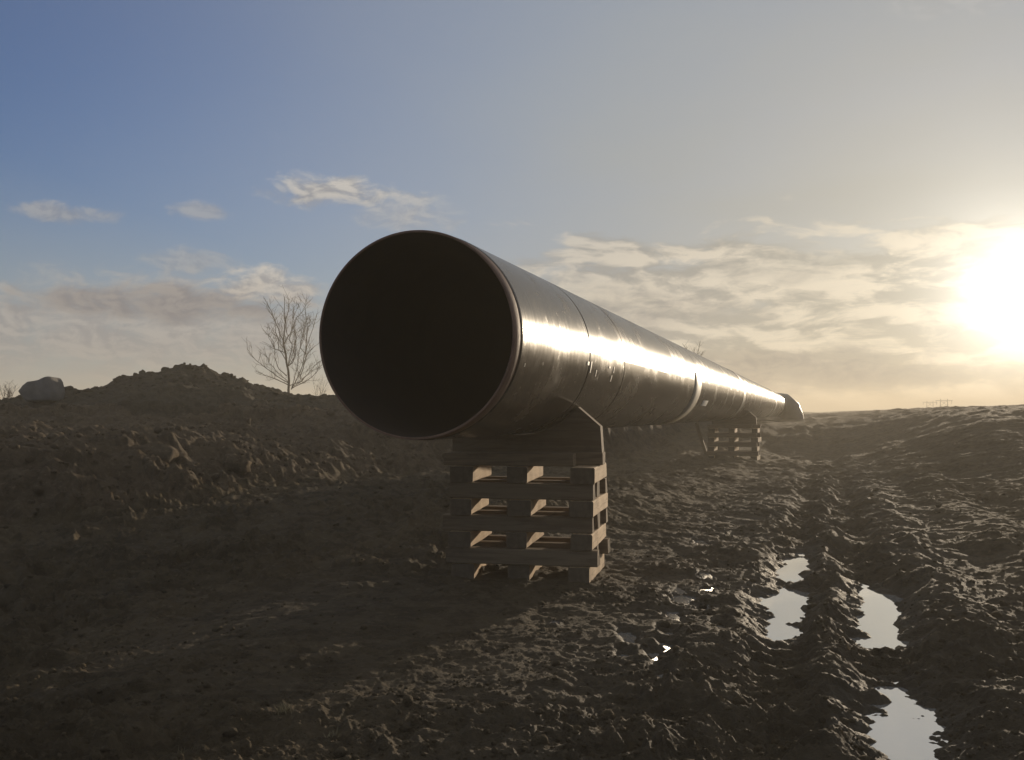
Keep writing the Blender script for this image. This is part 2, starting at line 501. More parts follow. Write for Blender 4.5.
def soil_mat(name, cA, cB, cC, wet=True, rough=0.9):
    m, N, b = new_mat(name)
    P = N.node('ShaderNodeTexCoord').outputs['Object']
    a = N.noise(P, 0.7, 5, 0.6)
    c = N.noise(P, 9.0, 7, 0.65)
    e = N.noise(P, 60.0, 4, 0.6)
    col = N.mix(N.step(a, 0.35, 0.65), cA, cB)
    col = N.mix(N.m('MULTIPLY', N.step(c, 0.45, 0.72), 0.6), col, cC)
    col = N.mix(N.m('MULTIPLY', e, 0.35), col, tuple(v * 0.6 for v in cA))
    damp = N.noise(P, 3.3, 8, 0.72, 0.6)
    col = N.mix(N.m('MULTIPLY', N.step(damp, 0.44, 0.60), 0.72), col, tuple(v * 0.42 for v in cA))
    pale = N.noise(N.vm('ADD', P, (4.0, 9.0, 2.0)), 16.0, 6, 0.7)
    col = N.mix(N.m('MULTIPLY', N.step(pale, 0.56, 0.70), 0.5), col, tuple(v * 1.35 for v in cC))
    r = N.m('ADD', rough - 0.12, N.m('MULTIPLY', c, 0.25))
    if wet:
        w = N.node('ShaderNodeAttribute', attribute_name='wet').outputs['Fac']
        w = N.m('MULTIPLY', w, N.step(c, 0.30, 0.62, 0.5, 1.0))
        col = N.mix(N.m('MULTIPLY', w, 0.6), col, tuple(v * 0.42 for v in cA))
        r = N.m('SUBTRACT', r, N.m('MULTIPLY', w, 0.26))
        N.put(b.inputs['Specular IOR Level'], N.m('ADD', 0.12, N.m('MULTIPLY', w, 0.20)))
    else:
        b.inputs['Specular IOR Level'].default_value = 0.2
    N.put(b.inputs['Base Color'], col)
    N.put(b.inputs['Roughness'], r)
    h = N.m('ADD', N.m('MULTIPLY', N.noise(P, 9.0, 9, 0.72, 0.4), 1.6), N.m('MULTIPLY', N.noise(P, 90.0, 5, 0.65), 0.30))
    bump(N, b, h, 1.0, 0.05)
    return m


M_MUD = soil_mat('mud', (0.150, 0.113, 0.067), (0.116, 0.088, 0.053), (0.200, 0.152, 0.092))
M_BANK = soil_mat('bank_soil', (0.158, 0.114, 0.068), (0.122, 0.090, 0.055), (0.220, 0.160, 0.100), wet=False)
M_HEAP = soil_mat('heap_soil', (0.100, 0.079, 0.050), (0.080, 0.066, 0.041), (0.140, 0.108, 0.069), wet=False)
M_FIELD = soil_mat('field_grass', (0.060, 0.072, 0.032), (0.075, 0.080, 0.040), (0.09, 0.10, 0.05), wet=False)


def water_mat():
    m, N, b = new_mat('puddle_water')
    P = N.node('ShaderNodeTexCoord').outputs['Object']
    b.inputs['Base Color'].default_value = (0.70, 0.69, 0.66, 1)
    b.inputs['Metallic'].default_value = 0.72
    b.inputs['Roughness'].default_value = 0.03
    b.inputs['IOR'].default_value = 1.9
    b.inputs['Specular IOR Level'].default_value = 0.5
    bump(N, b, N.noise(P, 14.0, 2, 0.5), 0.05, 0.004)
    return m


M_WATER = water_mat()


def coat_mat():
    m, N, b = new_mat('pipe_coating')
    uv = N.node('ShaderNodeUVMap').outputs[0]      # u = metres round the pipe, v = metres along it
    u, v, _ = N.sep(uv)
    ring = N.noise(N.comb(N.m('MULTIPLY', u, 0.06), N.m('MULTIPLY', v, 16.0)), 1.0, 5, 0.7)
    ring2 = N.noise(N.comb(N.m('MULTIPLY', u, 0.25), N.m('MULTIPLY', v, 70.0), 3.0), 1.0, 3, 0.6)
    wide = N.noise(N.comb(N.m('MULTIPLY', u, 0.1), N.m('MULTIPLY', v, 2.2), 7.0), 1.0, 4, 0.6)
    dirt = N.noise(N.comb(N.m('MULTIPLY', u, 1.6), N.m('MULTIPLY', v, 1.1), 2.0), 1.0, 7, 0.65)
    scuff = N.noise(N.comb(N.m('MULTIPLY', u, 5.0), N.m('MULTIPLY', v, 9.0), 5.0), 1.0, 5, 0.6)
    col = N.mix(N.step(dirt, 0.42, 0.72), (0.068, 0.053, 0.037), (0.125, 0.096, 0.064))
    col = N.mix(N.m('MULTIPLY', N.step(wide, 0.5, 0.7), 0.5), col, (0.062, 0.054, 0.045))
    col = N.mix(N.m('MULTIPLY', N.step(scuff, 0.66, 0.76), 0.55), col, (0.20, 0.175, 0.14))
    splash = N.noise(N.comb(N.m('MULTIPLY', u, 9.0), N.m('MULTIPLY', v, 6.0), 11.0), 1.0, 8, 0.75)
    splash = N.m('MULTIPLY', N.step(splash, 0.60, 0.68), N.step(dirt, 0.40, 0.60))
    col = N.mix(N.m('MULTIPLY', splash, 0.8), col, (0.15, 0.118, 0.075))
    N.put(b.inputs['Base Color'], col)
    N.put(b.inputs['Roughness'], N.m('ADD', N.m('ADD', 0.145, N.m('MULTIPLY', splash, 0.4)), N.m('ADD', N.m('MULTIPLY', ring, 0.12), N.m('MULTIPLY', N.step(dirt, 0.45, 0.8), 0.22))))
    b.inputs['Specular IOR Level'].default_value = 0.14
    h = N.m('ADD', N.m('MULTIPLY', ring, 1.0), N.m('ADD', N.m('MULTIPLY', ring2, 0.45), N.m('MULTIPLY', wide, 0.5)))
    b.inputs['Specular Tint'].default_value = (1.0, 0.90, 0.74, 1)
    bump(N, b, h, 0.6, 0.0034)
    return m




def plain_mat(name, cA, cB, sc=8.0, rough=0.8, spec=0.3, bs=0.4, bd=0.004, stretch=(1, 1, 1), metal=0.0):
    m, N, b = new_mat(name)
    P = N.vm('MULTIPLY', N.node('ShaderNodeTexCoord').outputs['Object'], stretch)
    n = N.noise(P, sc, 7, 0.62, 0.3)
    N.put(b.inputs['Base Color'], N.mix(N.step(n, 0.3, 0.7), cA, cB))
    N.put(b.inputs['Roughness'], N.m('ADD', rough - 0.1, N.m('MULTIPLY', n, 0.2)))
    b.inputs['Specular IOR Level'].default_value = spec
    b.inputs['Metallic'].default_value = metal
    bump(N, b, N.noise(P, sc * 3, 6, 0.65), bs, bd)
    return m


M_STEEL = plain_mat('rusty_steel', (0.17, 0.092, 0.056), (0.26, 0.155, 0.10), 7.0, 0.6, 0.4)
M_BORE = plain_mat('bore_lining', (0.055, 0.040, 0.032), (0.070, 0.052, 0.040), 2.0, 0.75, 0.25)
M_COAT = coat_mat()
M_BEND = plain_mat('dusty_bend', (0.060, 0.048, 0.034), (0.09, 0.072, 0.052), 4.0, 0.4, 0.5)
M_PALE = plain_mat('pale_tape', (0.38, 0.34, 0.27), (0.50, 0.45, 0.36), 9.0, 0.5, 0.4)
M_WHITE = plain_mat('white_patch', (0.70, 0.68, 0.62), (0.80, 0.78, 0.72), 12.0, 0.5, 0.4)
M_SEAM = plain_mat('dark_sleeve', (0.018, 0.016, 0.014), (0.028, 0.024, 0.020), 9.0, 0.45, 0.5)
M_MAT = plain_mat('felt_mat', (0.26, 0.19, 0.12), (0.34, 0.26, 0.17), 30.0, 0.9, 0.1)
M_ROCK = plain_mat('boulder_stone', (0.135, 0.126, 0.112), (0.20, 0.188, 0.168), 3.0, 0.9, 0.2, 0.6, 0.03)
M_BARK = plain_mat('bark', (0.030, 0.023, 0.018), (0.05, 0.040, 0.031), 6.0, 0.95, 0.1)
M_TWIG = plain_mat('twig', (0.045, 0.031, 0.023), (0.066, 0.047, 0.034), 6.0, 0.95, 0.1)
M_STRAW = plain_mat('dry_grass', (0.24, 0.20, 0.11), (0.34, 0.28, 0.16), 9.0, 0.9, 0.1)
M_IRON = plain_mat('galvanised_steel', (0.16, 0.15, 0.14), (0.22, 0.21, 0.20), 5.0, 0.6, 0.4)


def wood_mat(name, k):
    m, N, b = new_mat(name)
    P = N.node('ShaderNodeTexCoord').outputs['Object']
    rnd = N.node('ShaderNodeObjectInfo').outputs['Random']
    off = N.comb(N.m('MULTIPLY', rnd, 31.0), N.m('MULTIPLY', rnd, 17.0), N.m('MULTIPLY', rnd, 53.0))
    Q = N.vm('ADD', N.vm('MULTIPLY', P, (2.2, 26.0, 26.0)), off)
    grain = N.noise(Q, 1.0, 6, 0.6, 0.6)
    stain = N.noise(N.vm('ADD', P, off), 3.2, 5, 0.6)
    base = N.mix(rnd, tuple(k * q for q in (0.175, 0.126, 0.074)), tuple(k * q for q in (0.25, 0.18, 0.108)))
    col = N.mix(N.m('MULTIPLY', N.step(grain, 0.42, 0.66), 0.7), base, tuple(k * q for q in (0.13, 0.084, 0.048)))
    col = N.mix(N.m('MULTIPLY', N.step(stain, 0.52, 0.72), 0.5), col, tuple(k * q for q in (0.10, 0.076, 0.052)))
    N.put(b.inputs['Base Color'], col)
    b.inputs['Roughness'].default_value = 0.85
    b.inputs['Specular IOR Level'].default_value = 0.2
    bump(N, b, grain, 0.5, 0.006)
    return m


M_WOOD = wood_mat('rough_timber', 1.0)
M_SUNLIT = wood_mat('sunlit_timber', 3.1)  # paler copy of the timber: sunlight on the beam sides put into the colour
M_SHADED_END = plain_mat('shaded_timber_end', (0.105, 0.078, 0.050), (0.17, 0.125, 0.080), 14.0, 0.9, 0.15, 0.6, 0.004)  # rough end grain, with the shade of the stack fronts painted in


# ------------------------------------------------------------------ ground mesh
def build_ground():
    fine = np.arange(-33.5, 33.5001, math.degrees(0.00122))
    coarse = np.concatenate([np.arange(34.5, 60, 1.2), np.arange(60, 180.1, 5)])
    az = np.radians(np.concatenate([-coarse[::-1][1:], fine, coarse]))
    rs = [0.35]
    while rs[-1] < 760:
        r = rs[-1]
        if r < 2.4: d = 0.25
        elif r < 8.5: d = 0.0034 * r
        elif r < 13: d = 0.0052 * r
        elif r < 24: d = 0.050
        elif r < 32: d = 0.065
        elif r < 115: d = 0.009 * r
        else: d = 0.10 * r
        rs.append(r + d)
    rs = np.array(rs)
    A, Rr = np.meshgrid(az, rs)
    X, Y = Rr * np.sin(A), Rr * np.cos(A)
    nr, na = X.shape
    z, wet, kind, _ = terrain(X.ravel(), Y.ravel())
    V = np.stack([X.ravel(), Y.ravel(), z], 1)
    i = np.arange(nr - 1)[:, None] * na + np.arange(na)[None, :]
    j = np.roll(i, -1, axis=1)
    F = np.stack([i, j, j + na, i + na], -1)
    F = F[..., ::-1].reshape(-1, 4)
    fk = kind[F[:, 0]]
    # centre disc
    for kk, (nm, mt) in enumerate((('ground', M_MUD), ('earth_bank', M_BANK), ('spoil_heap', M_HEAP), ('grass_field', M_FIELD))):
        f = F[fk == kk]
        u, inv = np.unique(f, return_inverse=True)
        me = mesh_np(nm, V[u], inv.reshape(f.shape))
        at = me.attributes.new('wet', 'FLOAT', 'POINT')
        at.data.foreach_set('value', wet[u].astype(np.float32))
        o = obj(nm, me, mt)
        tag(o, kind='structure')


build_ground()


def build_puddles():
    for nm, (lvl, poly) in PUD.items():
        p = np.array(poly)
        c = p.mean(0)
        # a water sheet a little larger than the hollow, its rim buried in the mud
        out = []
        n = len(p)
        for k in range(n):
            a, b, d = p[k - 1], p[k], p[(k + 1) % n]
            t = (d - a) / (np.linalg.norm(d - a) + 1e-9)
            nrm = np.array([t[1], -t[0]])
            out.append((b - nrm * -0.09 if np.dot(nrm, b - c) > 0 else b - nrm * 0.09))
        vs = [(q[0], q[1], lvl) for q in out]
        import bmesh
        bm = bmesh.new()
        bv = [bm.verts.new(q) for q in vs]
        bm.faces.new(bv)
        bmesh.ops.triangulate(bm, faces=bm.faces[:])
        me = bpy.data.meshes.new('puddle')
        bm.normal_update()
        bm.to_mesh(me)
        bm.free()
        if me.polygons[0].normal.z < 0:
            me.flip_normals()
        tag(obj('puddle', me, M_WATER), kind='structure')
    for (cx, cy, rx, ry) in SMALL:
        zc = SMALL_Z(cx, cy)
        vs = [(cx + rx * 1.5 * math.cos(t), cy + ry * 1.5 * math.sin(t), zc) for t in np.linspace(0, 2 * math.pi, 20)[:-1]]
        tag(obj('puddle', mesh_py('puddle', vs, [list(range(len(vs)))]), M_WATER), kind='structure')


build_puddles()

# ------------------------------------------------------------------ the pipe
PR = 0.71                            # outer radius
P0 = Vector((-0.656, 7.03, 1.966))
DIR = Vector((AX, 1, -0.0015)).normalized()
S_BEND = 57.5


def pipe_path():
    pts = []
    s, p, yaw, pit = 0.0, P0.copy(), math.atan2(DIR.x, DIR.y), math.asin(DIR.z)
    ds = 0.25
    while s < 70:
        d = Vector((math.sin(yaw) * math.cos(pit), math.cos(yaw) * math.cos(pit), math.sin(pit)))
        pts.append((s, p.copy(), d))
        p = p + d * ds
        s += ds
        if s > S_BEND:
            yaw = min(yaw + math.radians(36) * ds, math.radians(78))
            if s < S_BEND + 1.2:
                pit += math.radians(4.0) * ds
            else:
                pit = max(pit - math.radians(68.0) * ds, math.radians(-80))
    return pts


PATH = pipe_path()


def at_s(s):
    k = min(max(s / 0.25, 0), len(PATH) - 1.001)
    i = int(k)
    f = k - i
    a, b = PATH[i], PATH[i + 1]
    return a[1].lerp(b[1], f), a[2].lerp(b[2], f).normalized()


def tube(name, ss, rr, mat, parent, seg=128, a0=0.0, a1=2 * math.pi, flip=False):
    closed = abs(a1 - a0 - 2 * math.pi) < 1e-6
    cols = seg + 1
    vs, uvs = [], []
    for s, r in zip(ss, rr):
        c, d = at_s(s)
        side = d.cross(Vector((0, 0, 1))).normalized()
        up = side.cross(d)
        for k in range(cols):
            a = a0 + (a1 - a0) * k / seg
            vs.append(c + side * (r * math.cos(a)) + up * (r * math.sin(a)))
            uvs.append((a * PR, s))
    fs = []
    for i in range(len(ss) - 1):
        for k in range(seg):
            q = [i * cols + k, i * cols + k + 1, (i + 1) * cols + k + 1, (i + 1) * cols + k]
            fs.append(q if flip else q[::-1])
    me = mesh_py(name, [v - P0B for v in vs], fs, True)
    ul = me.uv_layers.new(name='UVMap')
    li = np.empty(len(me.loops), np.int32)
    me.loops.foreach_get('vertex_index', li)
    ul.data.foreach_set('uv', np.array(uvs, np.float32)[li].ravel())
    # keep hard edges where the profile turns sharply
    me.set_sharp_from_angle(angle=math.radians(40))
    return obj(name, me, mat, parent)


P0B = Vector((P0.x, P0.y, P0.z - PR))
pipe = empty('steel_pipe', P0B)
tag(pipe, 'huge dark coated steel pipe with open rusty end, raised on timber stacks', 'pipe')
RC, T = PR, 0.006
# bare steel end ring: wall, lip and the short uncoated length
tube('steel_end', [0.16, 0.008, 0.0, 0.0, 0.006], [RC - T, RC - T, RC - T - 0.004, RC - T - 0.015, RC - T - 0.018], M_STEEL, pipe, flip=True)
tube('bore', [0.006] + list(np.linspace(0.3, 57, 60)), [RC - T - 0.018] * 61, M_BORE, pipe, flip=True)
seams = [0.15, 2.30, 3.98, 10.75, 21.9, 43.6, S_BEND + 0.3, 61.0]
for i in range(len(seams) - 1):
    a, b = seams[i] + 0.008, seams[i + 1] - 0.008
    n = max(3, int((b - a) / (0.4 if a > S_BEND - 1 else 0.9)))
    ss = [a, a, a + 0.006] + list(np.linspace(a + 0.03, b - 0.03, n)) + [b - 0.006, b, b]
    rr = [RC - 0.014, RC - 0.005, RC] + [RC] * n + [RC, RC - 0.005, RC - 0.014]
    if i == 0:
        ss[:2] = [0.148, 0.148]
        rr[0] = RC - 0.012
    tube('coated_section', ss, rr, M_BEND if a > S_BEND else M_COAT, pipe)
for s, w, mt, dr in ((2.30, 0.012, M_SEAM, -0.003), (3.98, 0.012, M_SEAM, -0.003), (21.9, 0.42, M_SEAM, 0.006), (43.6, 0.60, M_SEAM, 0.006), (S_BEND + .3, 0.2, M_SEAM, 0.006)):
    tube('joint_sleeve', [s - w, s - w + .004, s + w - .004, s + w], [RC + dr - .006, RC + dr, RC + dr, RC + dr - .006], mt, pipe)
# a pale strip of tape wound round the lower half at one weld, and a white patch
tube('tape_band', [10.25, 10.255, 11.25, 11.255], [RC + .001, RC + .004, RC + .004, RC + .001], M_PALE, pipe, 64, math.radians(-95), math.radians(12))
o = tube('white_patch', [12.1, 12.11, 13.0, 13.01], [RC + .002, RC + .005, RC + .005, RC + .002], M_WHITE, pipe, 12, math.radians(-33), math.radians(-24))
o['label'] = 'small white patch stuck on the side of the pipe'
for s_, w_, d0, d1 in ((2.36, .05, -14, -6), (2.20, .10, -9, -6.5), (2.62, .04, -16, -11), (3.35, .06, -18, -13), (3.42, .035, -11, -6), (3.15, .10, -8, -6.6), (0.30, .022, -17, -15)):
    tube('mud_splash', [s_, s_ + .004, s_ + w_ - .004, s_ + w_], [RC + .0005, RC + .0025, RC + .0025, RC + .0005], M_PALE, pipe, 8, math.radians(d0), math.radians(d1))


# ------------------------------------------------------------------ timber stacks
def timber_mesh(L, W, H, seed):
    """sawn beam along local X with slightly worn edges and uneven faces"""
    r = random.Random(seed)
    vs, fs = [], []
    nx = 6
    c = min(W, H) * 0.06
    prof = [(-W / 2 + c, -H / 2), (W / 2 - c, -H / 2), (W / 2, -H / 2 + c), (W / 2, H / 2 - c), (W / 2 - c, H / 2), (-W / 2 + c, H / 2), (-W / 2, H / 2 - c), (-W / 2, -H / 2 + c)]
    for i in range(nx + 1):
        x = -L / 2 + L * i / nx
        bow = 0.004 * math.sin(math.pi * i / nx) * r.uniform(-1, 1)
        for (y, z) in prof:
            e = 0.0025
            xx = x + (r.uniform(-.006, .006) if i in (0, nx) else 0)
            vs.append((xx, y + r.uniform(-e, e) + bow, z + (r.uniform(-.0012, .0004) if z > 0 else r.uniform(-.0004, .0012))))
    for i in range(nx):
        for k in range(8):
            a, b = i * 8 + k, i * 8 + (k + 1) % 8
            fs.append((a, a + 8, b + 8, b))
    fs.append(tuple(range(8)))
    fs.append(tuple(range(nx * 8 + 7, nx * 8 - 1, -1)))
    return mesh_py('timber', vs, fs)


def crib(center, label, W, Dp, sc, pipe_local, zbase, layers=7, kx=(-.44, -.03, .43), turn=4.0):
    """layers of timber laid crosswise; local X runs across the pipe, local Y along it"""
    root = empty('timber_stack', (center[0], center[1], zbase), -math.atan(AX) + math.radians(turn))
    tag(root, label, 'timber stack', 'timber stacks that carry the pipe')
    H = 0.140
    z = 0.0
    r = random.Random(sc)
    for l in range(layers):
        zc = z + H / 2
        if l % 2 == 0:
            for j, fx in enumerate(kx):
                L = Dp * r.uniform(0.97, 1.05)
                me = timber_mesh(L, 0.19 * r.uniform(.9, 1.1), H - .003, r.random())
                me.materials.append(M_SUNLIT)
                me.materials.append(M_SHADED_END)
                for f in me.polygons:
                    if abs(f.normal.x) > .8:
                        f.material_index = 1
                o = obj('timber', me, None, root)
                xx = fx * W + (r.uniform(-.015, .015))
                if j == 2: xx = W / 2 - 0.105 + r.uniform(-.02, .015)
                o.location = (xx, r.uniform(-.03, .03), zc)
                o.rotation_euler = (0, 0, math.pi / 2 + math.radians(r.uniform(-1, 2.5) + (3.0 if j < 2 and turn > 0 else 0.0)))
        else:
            for j, fy in enumerate((-.43, 0.0, .42)):
                L = W * r.uniform(0.97, 1.04)
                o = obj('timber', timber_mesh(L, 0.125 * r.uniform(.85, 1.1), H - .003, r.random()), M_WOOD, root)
                o.location = (r.uniform(-.03, .02), fy * Dp + r.uniform(-.012, .012), zc)
                o.rotation_euler = (0, 0, math.radians(r.uniform(-1.4, 1.4)))
        z += H
    # saddle: a plank on edge, and on it a board sawn hollow to the curve of the pipe
    cx, cz = pipe_local
    hp = 0.115
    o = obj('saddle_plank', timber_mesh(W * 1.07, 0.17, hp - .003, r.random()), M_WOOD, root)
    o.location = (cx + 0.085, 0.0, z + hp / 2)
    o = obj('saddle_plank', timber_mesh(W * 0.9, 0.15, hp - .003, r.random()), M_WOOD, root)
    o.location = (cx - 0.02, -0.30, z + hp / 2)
    z0 = z + hp
    rad = PR + 0.012
    prof = [(cx - 0.60, z0), (cx + 0.765, z0), (cx + 0.75, cz - 0.64), (cx + 0.55, cz - math.sqrt(rad * rad - 0.55 ** 2))]
    for k in range(13):
        xx = 0.50 - 1.02 * k / 12
        prof.append((cx + xx, cz - math.sqrt(rad * rad - xx * xx)))
    prof.append((cx - 0.60, cz - 0.56))
    n = len(prof)
    vs = [(x, -0.075 + r.uniform(-.003, .003), q) for x, q in prof] + [(x, 0.075 + r.uniform(-.003, .003), q) for x, q in prof]
    fs = [tuple(range(n)), tuple(range(2 * n - 1, n - 1, -1))] + [(k, k + n, (k + 1) % n + n, (k + 1) % n) for k in range(n)]
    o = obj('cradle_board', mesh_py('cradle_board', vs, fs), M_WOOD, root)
    o.location = (0, 0.0, 0)
    return root


def on_axis(s):
    c, d = at_s(s)
    return c, d


c1, _ = on_axis(2.62)
crib((c1.x + 0.09, c1.y - 0.08, 0), 'stack of crossed rough timbers under the near open end of the pipe', 1.28, 1.0, 5, (-0.11, c1.z + .001), 0.0)
c2, _ = on_axis(26.6)
g2 = -0.03
stack2 = crib((c2.x + 0.10, c2.y, g2), 'distant stack of crossed timbers under the pipe, beside the muddy track', 1.50, 1.1, 9, (-0.10, c2.z - g2), g2, turn=-2.5)
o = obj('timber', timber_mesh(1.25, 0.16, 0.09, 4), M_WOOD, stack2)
o.location = (-1.02, 0.1, 0.55)
o.rotation_euler = (0, math.radians(72), 0)


# ------------------------------------------------------------------ rocks and clods
def blob(seed, sub=3, size=(1, 1, 1), rough=0.25, facets=0):
    import bmesh
    r = random.Random(seed)
    bm = bmesh.new()
    bmesh.ops.create_icosphere(bm, subdivisions=sub, radius=1.0)
    co = np.array([v.co[:] for v in bm.verts])
    planes = []
    for k in range(facets):
        n = Vector((r.gauss(0, 1), r.gauss(0, 1), r.gauss(0, .8))).normalized()
        planes.append((np.array(n), r.uniform(0.55, 0.85)))
    ox, oy = r.uniform(0, 90), r.uniform(0, 90)
    d = 1 + rough * (perlin(co[:, 0] * 1.4 + ox + co[:, 2], co[:, 1] * 1.4 + oy - co[:, 2] * .7, 5) + 0.5 * perlin(co[:, 0] * 3.3 + ox - co[:, 2] * 2, co[:, 1] * 3.3 + oy + co[:, 2] * 2, 6))
    co = co * d[:, None]
    for n, h in planes:
        t = np.maximum(co @ n - h, 0)
        co -= t[:, None] * n[None, :] * 0.93
    co += rough * 0.12 * np.stack([perlin(co[:, 0] * 7 + ox, co[:, 1] * 7 + co[:, 2] * 5, 7 + q) for q in range(3)], 1)
    co *= np.array(size)
    for v, c in zip(bm.verts, co):
        v.co = c
    me = bpy.data.meshes.new('blob')
    bm.to_mesh(me)
    bm.free()
    me.polygons.foreach_set('use_smooth', [True] * len(me.polygons))
    return me


def boulder():
    # profile of the big stone on the terrace: flat sloping top, blunt right end, pointed left end
    prof = [(-0.54, 0.16), (-0.42, 0.30), (-0.26, 0.42), (0.05, 0.47), (0.26, 0.55), (0.36, 0.54), (0.44, 0.40), (0.50, 0.14), (0.46, -0.1), (-0.30, -0.12), (-0.44, 0.02)]
    import bmesh
    bm = bmesh.new()
    rings = []
    for (y, k) in ((-0.44, 0.80), (-0.36, 0.95), (-0.15, 1.0), (0.1, 1.0), (0.3, 0.95), (0.42, 0.78)):
        rings.append([bm.verts.new((x * k + 0.01 * math.sin(9 * y + i), y, 0.18 + (z - 0.18) * (0.6 + 0.4 * k))) for i, (x, z) in enumerate(prof)])
    n = len(prof)
    for a, b in zip(rings[:-1], rings[1:]):
        for i in range(n):
            bm.faces.new((a[i], a[(i + 1) % n], b[(i + 1) % n], b[i]))
    bm.faces.new(rings[0][::-1])
    bm.faces.new(rings[-1])
    bmesh.ops.recalc_face_normals(bm, faces=bm.faces[:])
    bmesh.ops.bevel(bm, geom=bm.edges[:], offset=0.02, segments=1, affect='EDGES')
    bmesh.ops.subdivide_edges(bm, edges=bm.edges[:], cuts=1, use_grid_fill=True)
    for v in bm.verts:
        c = v.co
        k = 0.014 * math.sin(7 * c.x + 5 * c.z) * math.sin(6 * c.y + 3 * c.x) + random.uniform(-.005, .005)
        v.co += c.normalized() * k
    me = bpy.data.meshes.new('boulder')
    bm.to_mesh(me)
    bm.free()
    me.polygons.foreach_set('use_smooth', [True] * len(me.polygons))
    me.set_sharp_from_angle(angle=math.radians(38))
    return me


Yb = 26.0
Xb = (43 - 512) / 1050 * Yb
zb = ground_z(Xb, Yb) + 0.16
o = obj('boulder', boulder(), M_ROCK)
o.location = (Xb, Yb, zb - 0.02)
o.scale = (0.92, 0.92, 0.92)
tag(o, 'big grey boulder with flat sloping top at left end of the spoil heap', 'boulder')
for (x, y, size, sd_, lab) in (
        (-12.05, 26.1 - 0.9, (0.17, 0.16, 0.14), 31, 'small pale clod lying just below the big grey boulder'),
        (-5.05, 14.9, (0.36, 0.28, 0.22), 32, 'large flat-topped clod standing out of the earth bank near its left end'),
        (-4.15, 15.7, (0.24, 0.22, 0.16), 33, 'rounded clod half way along the earth bank, left of the pipe')):
    o = obj('earth_clod', blob(sd_, 3, size, 0.35, 5), M_BANK)
    o.location = (x, y, ground_z(x, y) + size[2] * 0.35)
    tag(o, lab, 'clod')


def scatter_clods():
    """crumbs and clods no one could count: one mesh"""
    temps, small = [], []
    for k in range(14):
        me = blob(100 + k, 2 if k < 7 else 1, (1, 1, 0.78), 0.34, 1)
        v = np.empty(len(me.vertices) * 3, np.float32)
        me.vertices.foreach_get('co', v)
        f = np.empty(len(me.polygons) * 3, np.int32)
        me.polygons.foreach_get('vertices', f)
        (temps if k < 7 else small).append((v.reshape(-1, 3), f.reshape(-1, 3)))
        bpy.data.meshes.remove(me)
    def make(name, pts, mat, lo, hi, rs, shapes=temps):
        x, y = pts
        z, wet, kind, sd = terrain(x, y)
        VV, FF, base = [], [], 0
        for i in range(len(x)):
            v, f = shapes[i % 7]
            s = lo * (hi / lo) ** (rs.random() ** 2.2)
            s *= max(1.0, math.hypot(x[i], y[i]) / 14.0) ** 0.6
            a = rs.random() * 6.28
            R_ = np.array([[math.cos(a), -math.sin(a), 0], [math.sin(a), math.cos(a), 0], [0, 0, 1]])
            sc = s * (0.7 + 0.6 * rs.random(3))
            VV.append((v * sc) @ R_.T + np.array([x[i], y[i], z[i] + s * 0.18]))
            FF.append(f + base)
            base += len(v)
        o = obj(name, mesh_np(name, np.concatenate(VV), np.concatenate(FF)), mat)
        tag(o, kind='stuff')
        return o
    rs = np.random.default_rng(5)
    n = 2600
    a = np.radians(rs.uniform(-31, 31, n))
    r = 3.1 * (19 / 3.1) ** rs.random(n)
    x, y = r * np.sin(a), r * np.cos(a)
    _, wet, kind, sd = terrain(x, y)
    inp = np.zeros(n, bool)
    for lvl, poly in PUD.values():
        inp |= poly_sdf(x, y, poly) < 0.03
    calm = (np.exp(-((x + 0.9) / 1.6) ** 2 - ((y - 7.4) / 1.9) ** 2) > .35)
    k = (kind == 0) & ~inp & ~(calm & (rs.random(n) < .85)) & ~((np.abs(x - .65 - .28 * (y - 9)) < .9) & (np.abs(y - 9.5) < .8))
    make('soil_clods', (x[k], y[k]), M_MUD, 0.007, 0.036, rs)
    n = 15000
    a = np.radians(rs.uniform(-31, 31, n))
    r = 3.2 * (11 / 3.2) ** (rs.random(n) ** 0.9)
    x, y = r * np.sin(a), r * np.cos(a)
    keep = fbm(x, y, 0.5, 3, 500) + 0.5 * fbm(x, y, 2.0, 2, 501) > -0.15
    x, y = x[keep], y[keep]
    _, wet, kind, sd = terrain(x, y)
    inp = np.zeros(len(x), bool)
    for lvl, poly in PUD.values():
        inp |= poly_sdf(x, y, poly) < 0.02
    calm = np.exp(-((x + 0.9) / 1.6) ** 2 - ((y - 7.4) / 1.9) ** 2)
    k = (kind == 0) & ~inp & (rs.random(len(x)) > 0.9 * calm)
    make('soil_crumbs', (x[k], y[k]), M_MUD, 0.004, 0.018, rs, small)
    n = 4200
    a = np.radians(rs.uniform(-31, 2, n))
    r = 11 + 19 * rs.random(n) ** 1.2
    x, y = r * np.sin(a), r * np.cos(a)
    _, wet, kind, sd = terrain(x, y)
    k = (kind == 1)
    make('bank_clods', (x[k], y[k]), M_BANK, 0.014, 0.065, rs)
    k = (kind == 2)
    n = 500
    x = rs.uniform(-14, -5, n)
    y = rs.uniform(25.5, 29.6, n)
    _, wet, kind, sd = terrain(x, y)
    k = kind == 2
    make('heap_clods', (x[k], y[k]), M_HEAP, 0.02, 0.075, rs)


scatter_clods()


